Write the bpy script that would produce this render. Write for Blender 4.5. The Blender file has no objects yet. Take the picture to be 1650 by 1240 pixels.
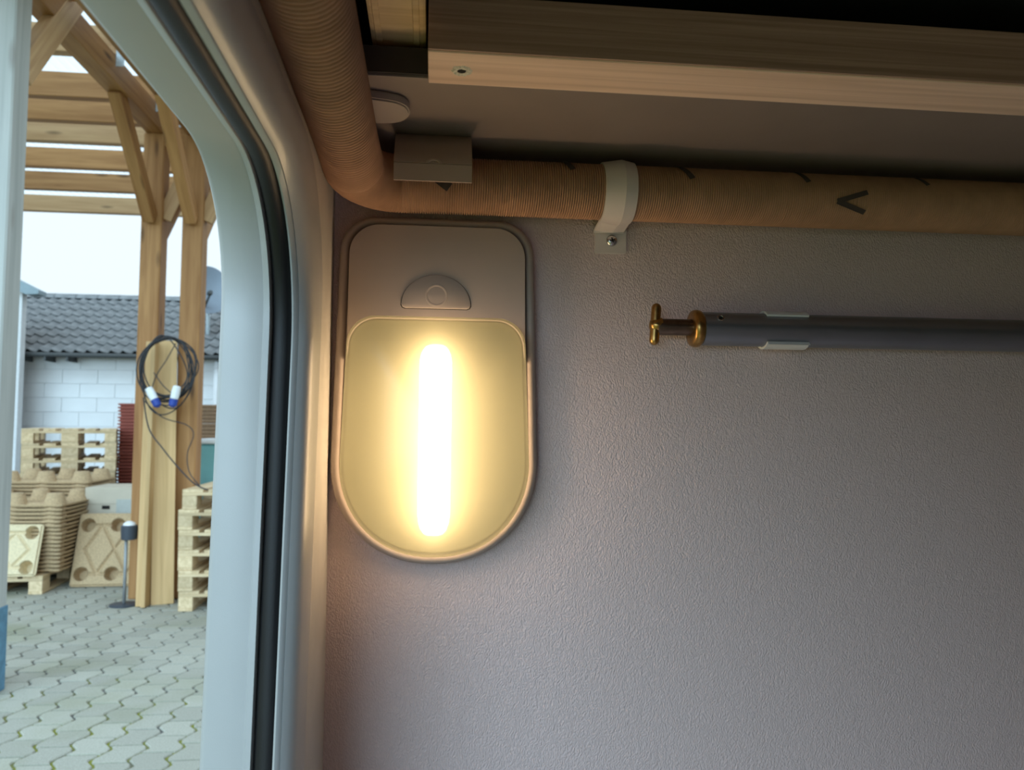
import bpy, bmesh, math, random
from mathutils import Vector, Matrix
random.seed(7)
ORD1 = ['', 'first', 'second', 'third', 'fourth', 'fifth', 'sixth', 'seventh', 'eighth', 'ninth', 'tenth', 'eleventh', 'twelfth', 'thirteenth', 'fourteenth', 'fifteenth', 'sixteenth', 'seventeenth', 'eighteenth', 'nineteenth']
def ordinal(n):
    if n < 20: return ORD1[n]
    t_, u_ = divmod(n, 10)
    return (['twentieth', 'thirtieth', 'fortieth'][t_-2] if u_ == 0 else ['twenty', 'thirty', 'forty'][t_-2]+'-'+ORD1[u_])
PI = math.pi
sc = bpy.context.scene
COL = sc.collection

# ------------------------------------------------------------------ camera
CAM = Vector((0.0, 0.0, 1.35)); F = 1240.0
yaw, pitch, roll = math.radians(6.0), math.radians(3.0), math.radians(0.54)
FW = Vector((math.sin(yaw)*math.cos(pitch), math.cos(yaw)*math.cos(pitch), math.sin(pitch)))
R0 = Vector((math.cos(yaw), -math.sin(yaw), 0)); U0 = R0.cross(FW)
RT = R0*math.cos(roll) + U0*math.sin(roll); UP = RT.cross(FW)
cd = bpy.data.cameras.new('camera'); cam = bpy.data.objects.new('camera', cd); COL.objects.link(cam)
m = Matrix.Identity(4)
for i in range(3):
    m[i][0], m[i][1], m[i][2], m[i][3] = RT[i], UP[i], -FW[i], CAM[i]
cam.matrix_world = m
cd.sensor_fit = 'HORIZONTAL'; cd.sensor_width = 36.0; cd.lens = F/1650*36.0
cd.clip_start = 0.01; cd.clip_end = 200
cd.dof.use_dof = True; cd.dof.focus_distance = 0.64; cd.dof.aperture_fstop = 13.0
sc.camera = cam

# ------------------------------------------------------------------ world: even overcast sky
w = bpy.data.worlds.new('overcast_sky'); sc.world = w; w.use_nodes = True
bg = w.node_tree.nodes['Background']
bg.inputs[0].default_value = (0.76, 0.90, 1.0, 1); bg.inputs[1].default_value = 1.2
sun = bpy.data.lights.new('veiled_sun', 'SUN'); sun.energy = 4.5; sun.angle = math.radians(65); sun.color = (0.55, 0.81, 1.0)
so_ = bpy.data.objects.new('veiled_sun', sun); COL.objects.link(so_)
SUN_EL, SUN_AZ = math.radians(27), math.radians(77)      # low bright part of the cloud cover, behind and left of the viewer
so_.rotation_euler = Vector((-math.cos(SUN_EL)*math.cos(SUN_AZ), -math.cos(SUN_EL)*math.sin(SUN_AZ), math.sin(SUN_EL))).to_track_quat('Z', 'Y').to_euler()
sc.view_settings.view_transform = 'Standard'; sc.view_settings.look = 'None'
sc.view_settings.exposure = 0.0; sc.view_settings.gamma = 1.0
sc.view_settings.use_curve_mapping = False
sc.cycles.max_bounces = 8; sc.cycles.diffuse_bounces = 5; sc.cycles.transparent_max_bounces = 12
sc.cycles.use_denoising = True
LAMP_STRENGTH = 27.0

# ------------------------------------------------------------------ helpers
def at(x, y, ax, val):
    """point of the real plane X/Y/Z = val that the photograph shows at pixel x, y"""
    d = FW + RT*((x-825)/F) + UP*((620-y)/F); i = 'XYZ'.index(ax)
    return CAM + d*((val-CAM[i])/d[i])
def proj(p):
    d = Vector(p)-CAM; k = d.dot(FW)
    return (825+F*d.dot(RT)/k, 620-F*d.dot(UP)/k, k)

def mesh(name, V, Fc, mat=None, smooth=False):
    me = bpy.data.meshes.new(name); me.from_pydata([tuple(v) for v in V], [], Fc); me.update()
    bm = bmesh.new(); bm.from_mesh(me); bmesh.ops.recalc_face_normals(bm, faces=bm.faces); bm.to_mesh(me); bm.free()
    if smooth: me.polygons.foreach_set('use_smooth', [True]*len(me.polygons))
    if mat: me.materials.append(mat)
    return me
def obj(name, me, parent=None, mw=None):
    o = bpy.data.objects.new(name, me); COL.objects.link(o)
    if parent is not None:
        o.parent = parent; o.matrix_parent_inverse = WM[parent.name].inverted()
    if mw is not None: o.matrix_basis = mw
    WM[o.name] = (mw.copy() if mw is not None else Matrix.Identity(4)) if parent is None or True else None
    return o
WM = {}
def tag(o, label, cat=None, group=None, kind=None):
    if label: o['label'] = label
    if cat: o['category'] = cat
    if group: o['group'] = group
    if kind: o['kind'] = kind
    return o
def thing(name, loc, label, cat, group=None):
    o = bpy.data.objects.new(name, None); COL.objects.link(o); o.empty_display_size = 0.05
    o.location = loc; WM[o.name] = Matrix.Translation(Vector(loc))
    return tag(o, label, cat, group)
def smooth_by_angle(me, ang=40):
    me.polygons.foreach_set('use_smooth', [True]*len(me.polygons))
    bm = bmesh.new(); bm.from_mesh(me)
    for e in bm.edges:
        if len(e.link_faces) == 2 and e.calc_face_angle(0) > math.radians(ang): e.smooth = False
    bm.to_mesh(me); bm.free()
def boxmesh(name, sx, sy, sz, mat, bev=0.0, seg=1, base=False):
    bm = bmesh.new(); bmesh.ops.create_cube(bm, size=1)
    for v in bm.verts:
        v.co.x *= sx; v.co.y *= sy; v.co.z *= sz
        if base: v.co.z += sz/2
    if bev: bmesh.ops.bevel(bm, geom=list(bm.edges), offset=bev, segments=seg, profile=0.6, affect='EDGES')
    me = bpy.data.meshes.new(name); bm.to_mesh(me); bm.free(); me.materials.append(mat)
    return me
def frame_m(p, xa, up=Vector((0, 0, 1))):
    """matrix with local X along xa"""
    x = Vector(xa).normalized(); up = Vector(up)
    if abs(x.dot(up)) > 0.99: up = Vector((0, 1, 0))
    y = up.cross(x).normalized(); z = x.cross(y)
    M = Matrix.Identity(4)
    for i in range(3): M[i][0], M[i][1], M[i][2], M[i][3] = x[i], y[i], z[i], p[i]
    return M
def timber(name, p0, p1, wy, hz, mat, parent, up=(0, 0, 1), bev=0.004):
    p0, p1 = Vector(p0), Vector(p1)
    me = boxmesh(name, (p1-p0).length, wy, hz, mat, bev)
    return obj(name, me, parent, frame_m((p0+p1)/2, p1-p0, Vector(up)))
def bx(name, x0, x1, y0, y1, z0, z1, mat, parent=None, bev=0.0, seg=1):
    me = boxmesh(name, x1-x0, y1-y0, z1-z0, mat, bev, seg)
    return obj(name, me, parent, Matrix.Translation(((x0+x1)/2, (y0+y1)/2, (z0+z1)/2)))
def sweep(name, path, rad, mat, seg=12, caps=True, closed=False):
    P = [Vector(p) for p in path]; n = len(P)
    rr = rad if hasattr(rad, '__len__') else [rad]*n
    T = []
    for i in range(n):
        a = P[(i-1) % n] if closed or i else P[0]; b = P[(i+1) % n] if closed or i < n-1 else P[-1]
        T.append((b-a).normalized())
    nrm = T[0].orthogonal().normalized(); V = []; Fc = []
    for i in range(n):
        if i:
            nrm = (T[i-1].rotation_difference(T[i]) @ nrm); nrm = (nrm - T[i]*nrm.dot(T[i])).normalized()
        b = T[i].cross(nrm)
        for k in range(seg):
            a = 2*PI*k/seg; V.append(P[i] + (nrm*math.cos(a)+b*math.sin(a))*rr[i])
    for i in range(n if closed else n-1):
        j = (i+1) % n
        for k in range(seg):
            l = (k+1) % seg; Fc.append((i*seg+k, i*seg+l, j*seg+l, j*seg+k))
    if caps and not closed:
        Fc.append(tuple(range(seg))); Fc.append(tuple((n-1)*seg+k for k in range(seg)))
    return mesh(name, V, Fc, mat, True)
def lathe(name, prof, mat, seg=32, ang=35):
    """profile of (r, h), turned about local X"""
    V = []; Fc = []; n = len(prof)
    for r, h in prof:
        for k in range(seg):
            a = 2*PI*k/seg; V.append((h, r*math.cos(a), r*math.sin(a)))
    for i in range(n-1):
        for k in range(seg):
            l = (k+1) % seg; Fc.append((i*seg+k, i*seg+l, (i+1)*seg+l, (i+1)*seg+k))
    Fc.append(tuple(range(seg))); Fc.append(tuple((n-1)*seg+k for k in range(seg)))
    me = mesh(name, V, Fc, mat); smooth_by_angle(me, ang); return me
def prism(name, poly, h0, h1, mat, axis='Z', bev=0.0):
    """closed polygon (a, b) extruded from h0 to h1 along an axis"""
    def P(a, b, h): return {'Z': (a, b, h), 'Y': (a, h, b), 'X': (h, a, b)}[axis]
    n = len(poly)
    V = [P(a, b, h0) for a, b in poly] + [P(a, b, h1) for a, b in poly]
    Fc = [tuple(range(n)), tuple(range(n, 2*n))] + [(i, (i+1) % n, n+(i+1) % n, n+i) for i in range(n)]
    me = mesh(name, V, Fc, mat)
    if bev:
        bm = bmesh.new(); bm.from_mesh(me)
        bmesh.ops.bevel(bm, geom=[e for e in bm.edges if e.calc_face_angle(0) > 0.7], offset=bev, segments=2, affect='EDGES')
        bm.to_mesh(me); bm.free()
    smooth_by_angle(me, 35)
    return me

# ------------------------------------------------------------------ materials
def mat_new(name):
    mt = bpy.data.materials.new(name); mt.use_nodes = True
    nt = mt.node_tree; return mt, nt, nt.nodes['Principled BSDF']
def N(nt, t, **kw):
    n = nt.nodes.new(t)
    for k, v in kw.items(): setattr(n, k, v)
    return n
def coords(nt, scale=(1, 1, 1)):
    tc = N(nt, 'ShaderNodeTexCoord'); mp = N(nt, 'ShaderNodeMapping'); mp.inputs['Scale'].default_value = scale
    nt.links.new(tc.outputs['Object'], mp.inputs['Vector']); return mp.outputs[0]
def ramp(nt, stops):
    r = N(nt, 'ShaderNodeValToRGB'); e = r.color_ramp.elements
    while len(e) < len(stops): e.new(0.5)
    for i, (p, c) in enumerate(stops): e[i].position = p; e[i].color = tuple(c)+(1,) if len(c) == 3 else c
    return r
def plain(name, c, rough=0.5, metal=0.0, var=0.06, vscale=30, bump=0.0, bscale=200, spec=0.5):
    mt, nt, b = mat_new(name)
    b.inputs['Roughness'].default_value = rough; b.inputs['Metallic'].default_value = metal
    b.inputs['Specular IOR Level'].default_value = spec
    v = coords(nt)
    nz = N(nt, 'ShaderNodeTexNoise'); nz.inputs['Scale'].default_value = vscale; nz.inputs['Detail'].default_value = 4
    nt.links.new(v, nz.inputs['Vector'])
    lo = tuple(x*(1-var) for x in c); hi = tuple(min(1, x*(1+var)) for x in c)
    r = ramp(nt, [(0.3, lo), (0.7, hi)]); nt.links.new(nz.outputs[0], r.inputs[0]); nt.links.new(r.outputs[0], b.inputs['Base Color'])
    if bump:
        n2 = N(nt, 'ShaderNodeTexNoise'); n2.inputs['Scale'].default_value = bscale; n2.inputs['Detail'].default_value = 3
        nt.links.new(v, n2.inputs['Vector'])
        bp = N(nt, 'ShaderNodeBump'); bp.inputs['Strength'].default_value = 0.6; bp.inputs['Distance'].default_value = bump
        nt.links.new(n2.outputs[0], bp.inputs['Height']); nt.links.new(bp.outputs[0], b.inputs['Normal'])
    return mt
def wood(name, dark, light, along=1.5, across=30, knots=True, rough=0.6, rnd=0.12, knot_c=None, ring=1.0):
    mt, nt, b = mat_new(name); b.inputs['Roughness'].default_value = rough; b.inputs['Specular IOR Level'].default_value = 0.3
    oi = N(nt, 'ShaderNodeObjectInfo')
    tc = N(nt, 'ShaderNodeTexCoord'); ad = N(nt, 'ShaderNodeVectorMath', operation='ADD')
    sc_ = N(nt, 'ShaderNodeVectorMath', operation='SCALE'); sc_.inputs['Scale'].default_value = 37.0
    cx = N(nt, 'ShaderNodeCombineXYZ')
    for k in range(3): nt.links.new(oi.outputs['Random'], cx.inputs[k])
    nt.links.new(cx.outputs[0], sc_.inputs[0]); nt.links.new(tc.outputs['Object'], ad.inputs[0]); nt.links.new(sc_.outputs[0], ad.inputs[1])
    mp = N(nt, 'ShaderNodeMapping'); mp.inputs['Scale'].default_value = (along, across, across); nt.links.new(ad.outputs[0], mp.inputs['Vector'])
    nz = N(nt, 'ShaderNodeTexNoise'); nz.inputs['Scale'].default_value = 1.0; nz.inputs['Detail'].default_value = 5; nz.inputs['Distortion'].default_value = 0.6
    nt.links.new(mp.outputs[0], nz.inputs['Vector'])
    r = ramp(nt, [(0.32, dark), (0.66, light)]); nt.links.new(nz.outputs[0], r.inputs[0]); out = r.outputs[0]
    if knots:
        mk = N(nt, 'ShaderNodeMapping'); mk.inputs['Scale'].default_value = (1.7, 7, 7); nt.links.new(ad.outputs[0], mk.inputs['Vector'])
        vo = N(nt, 'ShaderNodeTexVoronoi'); vo.inputs['Scale'].default_value = 1.0; nt.links.new(mk.outputs[0], vo.inputs['Vector'])
        rk = ramp(nt, [(0.06, (1, 1, 1)), (0.17, (0, 0, 0))]); nt.links.new(vo.outputs['Distance'], rk.inputs[0])
        mx = N(nt, 'ShaderNodeMix', data_type='RGBA'); nt.links.new(rk.outputs[0], mx.inputs['Factor'])
        nt.links.new(out, mx.inputs['A']); mx.inputs['B'].default_value = tuple(knot_c or [x*0.4 for x in dark])+(1,); out = mx.outputs['Result']
    hs = N(nt, 'ShaderNodeHueSaturation'); mr = N(nt, 'ShaderNodeMapRange')
    mr.inputs['To Min'].default_value = 1-rnd; mr.inputs['To Max'].default_value = 1+rnd
    nt.links.new(oi.outputs['Random'], mr.inputs['Value']); nt.links.new(mr.outputs[0], hs.inputs['Value']); nt.links.new(out, hs.inputs['Color'])
    nt.links.new(hs.outputs[0], b.inputs['Base Color'])
    bp = N(nt, 'ShaderNodeBump'); bp.inputs['Strength'].default_value = 0.25; bp.inputs['Distance'].default_value = 0.001
    nt.links.new(nz.outputs[0], bp.inputs['Height']); nt.links.new(bp.outputs[0], b.inputs['Normal'])
    return mt
def leather(name, c):
    mt, nt, b = mat_new(name); b.inputs['Roughness'].default_value = 0.52; b.inputs['Specular IOR Level'].default_value = 0.35
    v = coords(nt, (1, 1, 1.0))
    nz = N(nt, 'ShaderNodeTexNoise'); nz.inputs['Scale'].default_value = 60; nt.links.new(v, nz.inputs['Vector'])
    mixv = N(nt, 'ShaderNodeMix', data_type='VECTOR'); mixv.inputs['Factor'].default_value = 0.008
    nt.links.new(v, mixv.inputs['A']); nt.links.new(nz.outputs['Color'], mixv.inputs['B'])
    mp = N(nt, 'ShaderNodeMapping'); mp.inputs['Scale'].default_value = (1.0, 1.0, 0.62); mp.inputs['Rotation'].default_value = (0, 0.5, 0)
    nt.links.new(mixv.outputs['Result'], mp.inputs['Vector'])
    vo = N(nt, 'ShaderNodeTexVoronoi', feature='SMOOTH_F1'); vo.inputs['Scale'].default_value = 850; vo.inputs['Smoothness'].default_value = 0.6
    nt.links.new(mp.outputs[0], vo.inputs['Vector'])
    n3 = N(nt, 'ShaderNodeTexNoise'); n3.inputs['Scale'].default_value = 420; n3.inputs['Detail'].default_value = 3; nt.links.new(mp.outputs[0], n3.inputs['Vector'])
    mh = N(nt, 'ShaderNodeMath', operation='MULTIPLY_ADD'); mh.inputs[1].default_value = 0.9
    nt.links.new(n3.outputs[0], mh.inputs[0]); nt.links.new(vo.outputs['Distance'], mh.inputs[2])
    bp = N(nt, 'ShaderNodeBump'); bp.inputs['Strength'].default_value = 0.75; bp.inputs['Distance'].default_value = 0.0008; bp.invert = True
    nt.links.new(mh.outputs[0], bp.inputs['Height']); nt.links.new(bp.outputs[0], b.inputs['Normal'])
    r = ramp(nt, [(0.2, tuple(x*1.03 for x in c)), (0.95, tuple(x*0.9 for x in c))]); nt.links.new(mh.outputs[0], r.inputs[0])
    nt.links.new(r.outputs[0], b.inputs['Base Color'])
    return mt

M = {}
M['vinyl'] = leather('grained_wall_vinyl', (0.69, 0.555, 0.55))
M['sidewall'] = plain('side_wall_grey', (0.50, 0.48, 0.45), 0.55, bump=0.0002, bscale=700)
M['floorgrey'] = plain('light_floor', (0.78, 0.63, 0.58), 0.6)
M['frame'] = plain('hatch_frame_plastic', (0.40, 0.405, 0.405), 0.38, var=0.02, bump=0.00008, bscale=1500)
M['rubber'] = plain('black_rubber', (0.009, 0.009, 0.010), 0.5, bump=0.0002, bscale=1600, spec=0.3)
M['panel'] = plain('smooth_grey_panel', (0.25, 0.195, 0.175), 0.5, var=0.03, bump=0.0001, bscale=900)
M['darkboard'] = plain('dark_brown_board', (0.05, 0.04, 0.037), 0.7)
M['black'] = plain('black_underside', (0.008, 0.008, 0.01), 0.95, var=0.3, vscale=200)  # near-black tone over the whole underside
M['lampgrey'] = plain('lamp_grey_plastic', (0.39, 0.325, 0.29), 0.6, var=0.02, spec=0.3, bump=0.00004, bscale=2500)
M['greyplastic'] = plain('grey_plastic', (0.64, 0.58, 0.56), 0.5, var=0.03)
M['clipplastic'] = plain('beige_grey_profile', (0.42, 0.32, 0.275), 0.5, var=0.03)
M['whiteclip'] = plain('white_clip_plastic', (0.72, 0.72, 0.72), 0.45, var=0.03)
M['steel'] = plain('screw_steel', (0.55, 0.55, 0.56), 0.25, 1.0)
M['alu'] = plain('anodised_aluminium', (0.29, 0.30, 0.34), 0.36, 0.85, var=0.04)
M['brass'] = plain('aged_brass', (0.46, 0.27, 0.09), 0.28, 1.0, var=0.25, vscale=150)
M['brassdark'] = plain('dull_dark_brass', (0.17, 0.12, 0.09), 0.35, 1.0, var=0.2, vscale=150)
M['hose'] = plain('kraft_paper_hose', (0.42, 0.245, 0.155), 0.8, var=0.12, vscale=60, spec=0.25)
M['ink'] = plain('black_print', (0.055, 0.04, 0.035), 0.8)
M['beam'] = wood('pale_batten_wood', (0.68, 0.465, 0.35), (0.84, 0.61, 0.48), along=4, across=150, knots=False, rnd=0.0)
M['beamface'] = wood('brown_batten_face', (0.38, 0.225, 0.18), (0.56, 0.35, 0.285), along=5, across=320, knots=False, rnd=0.0)
M['slat'] = wood('bed_slat_wood', (0.55, 0.40, 0.21), (0.70, 0.54, 0.31), along=3, across=120, knots=False, rnd=0.0)
M['splinter'] = plain('splintered_light_wood', (0.72, 0.66, 0.55), 0.8, var=0.25, vscale=900)
M['hole'] = plain('hole_shade', (0.01, 0.008, 0.006), 0.9)  # near-black, paints the shade inside holes, slots and gaps
M['timber'] = wood('canopy_timber', (0.29, 0.135, 0.045), (0.43, 0.225, 0.085), along=1.3, across=22)
M['timber2'] = wood('paler_canopy_timber', (0.40, 0.235, 0.11), (0.53, 0.34, 0.175), along=1.3, across=22)
M['weathered'] = wood('weathered_post_wood', (0.33, 0.34, 0.325), (0.43, 0.44, 0.42), along=1.0, across=26, knot_c=(0.3, 0.29, 0.27))
M['pallet'] = wood('pallet_pine', (0.50, 0.37, 0.21), (0.68, 0.53, 0.33), along=2.5, across=30, knots=False, rnd=0.16)
M['plank'] = wood('leaning_plank', (0.43, 0.275, 0.12), (0.57, 0.38, 0.185), along=1.0, across=18, knots=False, rnd=0.15)
M['pressed'] = plain('pressed_wood_fibre', (0.47, 0.335, 0.19), 0.85, var=0.22, vscale=90, bump=0.002, bscale=120)
M['pressedpale'] = plain('pale_pressed_wood', (0.66, 0.54, 0.34), 0.85, var=0.12, vscale=60, bump=0.001, bscale=120)
M['presseddark'] = plain('brown_pressed_wood', (0.27, 0.165, 0.095), 0.85, var=0.2, vscale=60)
M['red'] = plain('red_brown_tray', (0.26, 0.06, 0.04), 0.7, var=0.15, vscale=40)
M['card'] = plain('carton_board', (0.52, 0.46, 0.36), 0.85, var=0.06, vscale=8)
M['cardgrey'] = plain('grey_carton_patch', (0.42, 0.43, 0.39), 0.8)
M['galv'] = plain('galvanised_steel', (0.52, 0.60, 0.64), 0.45, 0.3, var=0.12, vscale=40)
M['steelpole'] = plain('grey_steel_pole', (0.27, 0.28, 0.28), 0.5, 0.2)
M['teal'] = plain('teal_plastic', (0.17, 0.40, 0.40), 0.45, var=0.1, vscale=5)
M['tealrim'] = plain('white_bin_rim', (0.72, 0.74, 0.74), 0.5)
M['bucket'] = plain('anthracite_bucket', (0.035, 0.045, 0.06), 0.5, bump=0.001, bscale=100)
M['cable'] = plain('black_cable', (0.02, 0.021, 0.026), 0.5)
M['plugwhite'] = plain('white_plug', (0.75, 0.77, 0.78), 0.5)
M['plugblue'] = plain('blue_plug', (0.015, 0.05, 0.30), 0.5)
M['whitewall'] = plain('white_painted_block', (0.74, 0.75, 0.75), 0.85, var=0.05, vscale=3, bump=0.002, bscale=60)
M['mortar'] = plain('white_painted_joint', (0.66, 0.67, 0.67), 0.9)
M['render'] = plain('pale_render', (0.66, 0.68, 0.68), 0.9)
M['tile'] = plain('grey_roof_tile', (0.16, 0.165, 0.165), 0.8, var=0.25, vscale=7)
M['gutter'] = plain('dark_gutter', (0.05, 0.055, 0.055), 0.6)
M['fascia'] = plain('blue_grey_fascia', (0.24, 0.31, 0.34), 0.6)
M['dish'] = plain('grey_dish', (0.15, 0.18, 0.215), 0.5, var=0.08, vscale=3)
M['skin'] = plain('caravan_outer_skin', (0.75, 0.76, 0.76), 0.3, var=0.02)
M['bluefoot'] = plain('blue_post_shoe', (0.10, 0.24, 0.36), 0.5, 0.2, var=0.25, vscale=20)

def paver_mat():
    mt, nt, b = mat_new('concrete_paver'); b.inputs['Roughness'].default_value = 0.85
    oi = N(nt, 'ShaderNodeObjectInfo'); g = N(nt, 'ShaderNodeNewGeometry')
    n1 = N(nt, 'ShaderNodeTexNoise'); n1.inputs['Scale'].default_value = 160; n1.inputs['Detail'].default_value = 4
    nt.links.new(g.outputs['Position'], n1.inputs['Vector'])
    r = ramp(nt, [(0.25, (0.29, 0.285, 0.235)), (0.75, (0.43, 0.42, 0.355))]); nt.links.new(n1.outputs[0], r.inputs[0])
    n2 = N(nt, 'ShaderNodeTexNoise'); n2.inputs['Scale'].default_value = 1.6; n2.inputs['Detail'].default_value = 6
    nt.links.new(g.outputs['Position'], n2.inputs['Vector'])
    r2 = ramp(nt, [(0.5, (0, 0, 0)), (0.72, (1, 1, 1))]); nt.links.new(n2.outputs[0], r2.inputs[0])
    mu = N(nt, 'ShaderNodeMath', operation='MULTIPLY'); mu.inputs[1].default_value = 0.6; nt.links.new(r2.outputs[0], mu.inputs[0])
    mx = N(nt, 'ShaderNodeMix', data_type='RGBA'); nt.links.new(mu.outputs[0], mx.inputs['Factor'])
    nt.links.new(r.outputs[0], mx.inputs['A']); mx.inputs['B'].default_value = (0.235, 0.245, 0.14, 1)
    hs = N(nt, 'ShaderNodeHueSaturation'); mr = N(nt, 'ShaderNodeMapRange'); mr.inputs['To Min'].default_value = 0.88; mr.inputs['To Max'].default_value = 1.1
    nt.links.new(oi.outputs['Random'], mr.inputs['Value']); nt.links.new(mr.outputs[0], hs.inputs['Value']); nt.links.new(mx.outputs['Result'], hs.inputs['Color'])
    nt.links.new(hs.outputs[0], b.inputs['Base Color']); return mt
def joint_mat():
    mt, nt, b = mat_new('mossy_paving_joint'); b.inputs['Roughness'].default_value = 0.95
    g = N(nt, 'ShaderNodeNewGeometry'); s = N(nt, 'ShaderNodeSeparateXYZ'); nt.links.new(g.outputs['Position'], s.inputs[0])
    n2 = N(nt, 'ShaderNodeTexNoise'); n2.inputs['Scale'].default_value = 4.0; n2.inputs['Detail'].default_value = 5
    nt.links.new(g.outputs['Position'], n2.inputs['Vector'])
    mr = N(nt, 'ShaderNodeMapRange'); mr.inputs['From Min'].default_value = 3.4; mr.inputs['From Max'].default_value = 5.2
    mr.inputs['To Min'].default_value = 0.16; mr.inputs['To Max'].default_value = -0.22; nt.links.new(s.outputs['Y'], mr.inputs['Value'])
    ad = N(nt, 'ShaderNodeMath', operation='ADD'); nt.links.new(n2.outputs[0], ad.inputs[0]); nt.links.new(mr.outputs[0], ad.inputs[1])
    r = ramp(nt, [(0.46, (0.13, 0.125, 0.115)), (0.64, (0.22, 0.23, 0.03))]); nt.links.new(ad.outputs[0], r.inputs[0])
    nt.links.new(r.outputs[0], b.inputs['Base Color']); return mt
M['paver'] = paver_mat(); M['joint'] = joint_mat()

def lens_mat():
    mt = bpy.data.materials.new('frosted_lens'); mt.use_nodes = True; nt = mt.node_tree
    for n in list(nt.nodes): nt.nodes.remove(n)
    out = N(nt, 'ShaderNodeOutputMaterial')
    tl = N(nt, 'ShaderNodeBsdfTranslucent'); tl.inputs[0].default_value = (0.20, 0.193, 0.125, 1)
    df = N(nt, 'ShaderNodeBsdfDiffuse'); df.inputs[0].default_value = (0.50, 0.50, 0.38, 1)
    tr = N(nt, 'ShaderNodeBsdfTransparent'); tr.inputs[0].default_value = (1.0, 0.97, 0.92, 1)
    rf = N(nt, 'ShaderNodeBsdfRefraction'); rf.inputs['Roughness'].default_value = 0.42; rf.inputs['IOR'].default_value = 1.22
    rf.inputs[0].default_value = (1, 0.96, 0.85, 1)
    gl = N(nt, 'ShaderNodeBsdfGlossy'); gl.inputs['Roughness'].default_value = 0.3
    m1 = N(nt, 'ShaderNodeMixShader'); m1.inputs[0].default_value = 0.16; nt.links.new(tl.outputs[0], m1.inputs[1]); nt.links.new(df.outputs[0], m1.inputs[2])
    m2 = N(nt, 'ShaderNodeMixShader'); m2.inputs[0].default_value = 0.76; nt.links.new(rf.outputs[0], m2.inputs[1]); nt.links.new(tr.outputs[0], m2.inputs[2])
    m3 = N(nt, 'ShaderNodeMixShader'); m3.inputs[0].default_value = 0.55; nt.links.new(m1.outputs[0], m3.inputs[1]); nt.links.new(m2.outputs[0], m3.inputs[2])
    m4 = N(nt, 'ShaderNodeMixShader'); m4.inputs[0].default_value = 0.03; nt.links.new(m3.outputs[0], m4.inputs[1]); nt.links.new(gl.outputs[0], m4.inputs[2])
    nt.links.new(m4.outputs[0], out.inputs[0]); return mt
def emit_mat(name, c, s):
    mt = bpy.data.materials.new(name); mt.use_nodes = True; nt = mt.node_tree
    for n in list(nt.nodes): nt.nodes.remove(n)
    out = N(nt, 'ShaderNodeOutputMaterial'); e = N(nt, 'ShaderNodeEmission'); e.inputs[0].default_value = c+(1,); e.inputs[1].default_value = s
    nt.links.new(e.outputs[0], out.inputs[0]); return mt
def sheet_mat():
    mt = bpy.data.materials.new('translucent_corrugated_sheet'); mt.use_nodes = True; nt = mt.node_tree
    for n in list(nt.nodes): nt.nodes.remove(n)
    out = N(nt, 'ShaderNodeOutputMaterial')
    tl = N(nt, 'ShaderNodeBsdfTranslucent'); tl.inputs[0].default_value = (0.92, 0.96, 0.97, 1)
    df = N(nt, 'ShaderNodeBsdfDiffuse'); df.inputs[0].default_value = (0.8, 0.82, 0.83, 1)
    tr = N(nt, 'ShaderNodeBsdfTransparent'); tr.inputs[0].default_value = (0.95, 0.98, 1, 1)
    m1 = N(nt, 'ShaderNodeMixShader'); m1.inputs[0].default_value = 0.15; nt.links.new(tl.outputs[0], m1.inputs[1]); nt.links.new(df.outputs[0], m1.inputs[2])
    m2 = N(nt, 'ShaderNodeMixShader'); m2.inputs[0].default_value = 0.35; nt.links.new(m1.outputs[0], m2.inputs[1]); nt.links.new(tr.outputs[0], m2.inputs[2])
    nt.links.new(m2.outputs[0], out.inputs[0]); return mt
M['lens'] = lens_mat(); M['sheet'] = sheet_mat()
M['tube'] = emit_mat('warm_light_tube', (1.0, 0.72, 0.45), LAMP_STRENGTH)
M['reflector'] = plain('cream_reflector', (0.27, 0.262, 0.17), 0.5, var=0.02)

# ------------------------------------------------------------------ caravan interior shell
WY = 0.65          # back wall
SX = -0.0826       # inner face of the side wall with the hatch
wb = bx('wall_back', -0.125, 1.25, WY, WY+0.03, 0.44, 2.0, M['vinyl']); tag(wb, 'grey grained vinyl wall carrying the oblong lamp', kind='structure')
fl = bx('floor', -0.13, 1.25, -1.00, WY, 0.40, 0.44, M['floorgrey']); tag(fl, 'grey floor of the storage compartment', kind='structure')
wf = bx('bounce_wall', -0.13, 1.28, -1.03, -1.00, 0.40, 2.0, M['floorgrey']); tag(wf, 'unseen pale pinkish wall behind the viewer, set close to bounce light', kind='structure')  # unseen wall, kept near and pale to throw light back on the interior
wr = bx('wall_right', 1.25, 1.28, -1.00, WY+0.03, 0.40, 2.0, M['panel']); tag(wr, 'grey side wall at the right end', kind='structure')
ce = bx('ceiling', -0.08, 1.25, -1.00, WY, 1.640, 1.70, M['black']); tag(ce, 'black underside above the wooden beam', kind='structure')

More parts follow.
